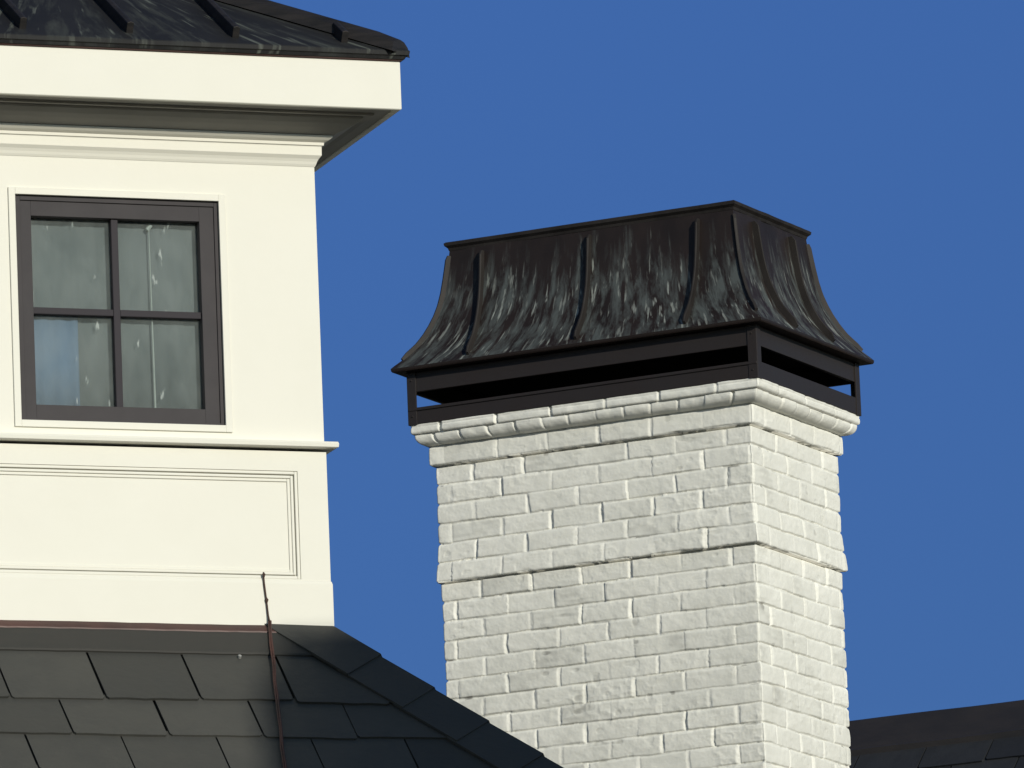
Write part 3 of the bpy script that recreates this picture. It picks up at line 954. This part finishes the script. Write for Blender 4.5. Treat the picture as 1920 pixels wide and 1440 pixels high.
rnd = random.Random(5)
m_ = MB(); tones = []
cen = Vector((ec, DW / 2, 0))
for side in range(4):
    rm = Matrix.Rotation(side * math.pi / 2, 3, 'Z')
    def place(x, d, rm=rm):
        q = rm @ (Vector((x, -d, 0)) - cen) + cen
        return (q.x, q.y, HZ - .024 - d * TAN)
    nv = rm @ Vector((0, -math.sin(R(44)), math.cos(R(44))))
    slates(m_, tones, place, nv, .106, 21, -DW, 0, 1, 1, rnd, first=.186)
me_deck = MB()
sr = m_.build("slate_roof", M_SLATE, house)
tone_attr(sr, tones)
sr["label"] = "steep grey slate roof with a hip running down to the right"
vs, fs, n = ring_loft([(-.05, .00), (0, -.0385), (DROP, -3.0385), (DROP, -3.09), (-.05, -3.09)], -DW, 0, 0, DW)
me_deck.add([hp(*v) for v in vs], fs)
me_deck.build("roof_deck", M_SLATE_DARK, sr)


# hip caps: folded slate pairs lapping down each hip
def hip_cap(cx, cy, r0, r1, k):
    d = Vector((1 if cx > ec else -1, 1 if cy > DW / 2 else -1, 0))
    rr = random.Random(k * 7 + int(cx * 3) + 2)
    m_ = MB(); th = .011
    base = Vector((cx, cy, HZ - .024))
    def hipp(r): return base + d * r + Vector((0, 0, -r * TAN))
    for side in (0, 1):
        # horizontal direction along the slope away from the hip
        hdir = Vector((-d.x, 0, 0)) if side == 0 else Vector((0, -d.y, 0))
        ndir = Vector((0, d.y * math.sin(R(44)), math.cos(R(44)))) if side == 0 else Vector((d.x * math.sin(R(44)), 0, math.cos(R(44))))
        hd = (d + Vector((0, 0, -TAN))).normalized()
        perp = (hdir - hd * hdir.dot(hd)).normalized()
        wdt = .170 + rr.uniform(-.004, .004)
        up0, up1 = .013, .021 + rr.uniform(-.001, .0015)
        A = hipp(r0) ; B = hipp(r1)
        fa, fb = A + perp * wdt, B + perp * (wdt + rr.uniform(-.003, .003))
        vz = Vector((0, 0, 1))
        top = [A + vz * (up0 + .006), B + vz * (up1 + .006), fb + ndir * (up1 + .002), fa + ndir * (up0 + .005)]
        bot = [p - ndir * th for p in top]
        m_.prism([tuple(p) for p in bot], [tuple(p) for p in top])
    o = bevel(m_.build("hip_cap", M_SLATE_DARK if False else M_SLATE, sr), .0015)
    tone_attr(o, [0.3] * len(o.data.vertices))
    return o


for cx in (-DW, 0):
    for cy in (0, DW):
        r = -.15; k = 0
        while r < DROP - .1:
            step = .270 if k == 0 else .127
            hip_cap(cx, cy, r - (.0 if k == 0 else .02), r + step, k)
            r += step; k += 1

# copper apron flashing under the base board
def apron(d0, d1, h, m, name, lip=0.0):
    m_ = MB()
    nx = 40
    for side in range(4):
        rm = Matrix.Rotation(side * math.pi / 2, 3, 'Z')
        nv = Vector((0, -math.sin(R(44)), math.cos(R(44))))
        s0 = len(m_.v)
        for i in range(nx + 1):
            t = i / nx
            for d, hh in ((d0, h), ((d0 + d1) / 2, h + .001), (d1 - .003, h + .0008), (d1, h - .003), (d1, h - .011)):
                dd = d + (.0012 * float(vn(i * .9, side, 3)) if d > d0 else 0)
                x = -DW - dd + (DW + 2 * dd) * t
                p = Vector((x, -dd, HZ - .024 - dd * TAN)) + nv * (hh + .0009 * float(vn(i * .5, d * 30, 9)))
                q = rm @ (p - cen) + cen
                m_.v.append(tuple(q))
        for i in range(nx):
            for j in range(4):
                a = s0 + i * 5 + j
                m_.f.append((a, a + 5, a + 6, a + 1))
    return m_.build(name, m, house)


apron(-.004, .108, .0140, M_FLASH, "flashing")
fl = apron(-.002, .026, .0165, M_FLASH_RED, "flashing_lip")
m_ = MB()
nv = Vector((0, -math.sin(R(44)), math.cos(R(44))))
p = Vector((-.339, -.119, HZ - .027 - .119 * TAN))
vs, fs = tube([tuple(p + nv * .01), tuple(p + nv * .019), tuple(p + nv * .0205)], [.0055, .0055, .003], 10)
m_.add(vs, fs)
m_.build("nail", M_NAIL, house)

# house body under the skirt
m_ = MB()
bx0, bx1, by0, by1 = -DW - DROP + .35, DROP - .35, -DROP + .35, DW + DROP - .35
m_.box(bx0, bx1, by0, by1, 0.002, HZ - 2.72)
m_.build("lower_wall", M_WALL, house)

# ================================================================== cable on the roof
cab_pts = [(-.2155, -.012, .1457), (-.2150, -.013, .120), (-.2095, -.014, .066), (-.2060, -.015, .020), (-.2045, -.020, .000)]
for d_, x_ in ((.05, -.213), (.095, -.225), (.18, -.247), (.24, -.266), (.30, -.279), (.37, -.299), (.43, -.313), (.50, -.333), (.57, -.350), (.8, -.41), (1.4, -.57)):
    cab_pts.append((x_, -d_, -d_ * .9657 + .007))
cable = empty("copper_cable", tuple(house.matrix_basis @ Vector((-.2155, -.012, HZ - .02))), YD,
              "thin reddish metal cable hanging down the slate roof below the dormer window", "cable")
org = Vector((-.2155, -.012, HZ - .02))
def cl(p): return tuple(Vector((p[0], p[1], p[2] + HZ)) - org)
vs, fs = tube([cl(p) for p in cab_pts[:5]], [.0022, .0030, .0026, .0028, .0034], 8)
m_ = MB(); m_.add(vs, fs)
for i, r in ((0, .0052), (2, .0058)):
    p = Vector(cl(cab_pts[i]))
    v2, f2 = tube([tuple(p + Vector((0, 0, .010))), tuple(p + Vector((.001, 0, .003))), tuple(p + Vector((0, 0, -.009)))], [.002, r, .002], 8)
    m_.add(v2, f2)
m_.build("bare_end", M_TWIG, cable, smooth=True)
for k in (0, 1):
    pts = []; rad = []
    for i in range(4, len(cab_pts)):
        p = Vector(cl(cab_pts[i])); pts.append(tuple(p + Vector((.0022 if k else -.0022, 0, .001 * k)) * (1 + .8 * (i % 3 == k)))); rad.append(.0034 if k else .0030)
    vs, fs = tube(pts, rad, 8)
    m_ = MB(); m_.add(vs, fs)
    m_.build("strand", M_CABLE, cable, smooth=True)

# ================================================================== roof behind the chimney, right
back = empty("roof_ridge", (CH.x, CH.y, 0), -YC, "dark slate roof slope with a brown metal ridge cap behind the chimney", "roof")
BY, BZ = 2.0, CH.z - 0.290
TB = math.tan(R(45))
m_ = MB(); tones = []
nvb = Vector((0, -math.sin(R(45)), math.cos(R(45))))
rnd = random.Random(12)
slates(m_, tones, lambda x, d: (x, BY - d, BZ - d * TB), nvb, .10, 22, -2.6, 4.5, 0, 0, rnd, phase=.03, wd=.26)
o = m_.build("slate_slope", M_SLATE_DARK, back); tone_attr(o, tones)
m_ = MB()
m_.prism([(-2.6, BY - 3.2, BZ - 3.2 * TB - .02), (-2.6, BY + 3.2, BZ - 3.2 * TB - .02), (-2.6, BY, BZ - .02)],
         [(4.5, BY - 3.2, BZ - 3.2 * TB - .02), (4.5, BY + 3.2, BZ - 3.2 * TB - .02), (4.5, BY, BZ - .02)])
m_.build("roof_deck", M_SLATE_DARK, back)
m_ = MB()
nx = 60
prof = [(.158, -.158 + .002), (.158, -.158 + .034), (.147, -.118), (.012, .006), (0.0, .012), (-.012, .006), (-.15, -.12)]
for i in range(nx + 1):
    x = -2.6 + 7.1 * i / nx
    for (d, z) in prof:
        m_.v.append((x, BY - d, BZ + z + .0025 * float(vn(i * .7, d * 9, 6))))
for i in range(nx):
    for j in range(len(prof) - 1):
        a = i * len(prof) + j
        m_.f.append((a, a + len(prof), a + len(prof) + 1, a + 1))
m_.build("ridge_cap", M_RIDGE, back)
m_ = MB(); m_.box(-2.3, 4.2, BY - 2.7, BY + 2.7, .002, BZ - 2.75)
m_.build("lower_wall", M_WALL, back)

# ================================================================== occluder added out of frame, house-shaped to shade the lower right slates
OCC = empty("house", (KP.x + 14 * math.sin(R(SUN_AZ)), KP.y - 14 * math.cos(R(SUN_AZ)), 0), R(SUN_AZ), "unseen house shape added towards the sun to shade the slate roof", "house")
def occ_prof(side):
    return [(-1.05, 0.002), (-1.05, OCC_Z - 1.95), (-.60, OCC_Z - .92), (-.385, OCC_Z - .32), (-.165, OCC_Z), (6.0, OCC_Z), (6.9, OCC_Z - 2.2), (6.9, 0.002)]
OCC_Z = KP.z + 14.02 * math.tan(R(SUN_EL)) - .045
pr = occ_prof(0)
m_ = MB(); m_.prism([(t, 0.0, z) for t, z in pr], [(t, -5.0, z) for t, z in pr])
occw = m_.build("wall", M_WALL, OCC)
for q in (1.0, 3.2, 5.2):
    for zz in (1.0, 4.0):
        m_ = MB(); m_.box(q - .5, q + .5, .003, .05, zz, zz + 1.5)
        m_.build("window", M_SASH, OCC)
m_ = MB(); m_.box(-.15, 5.95, -4.9, -.1, OCC_Z - .6, OCC_Z - .006)
m_.build("roof", M_SLATE_DARK, OCC)
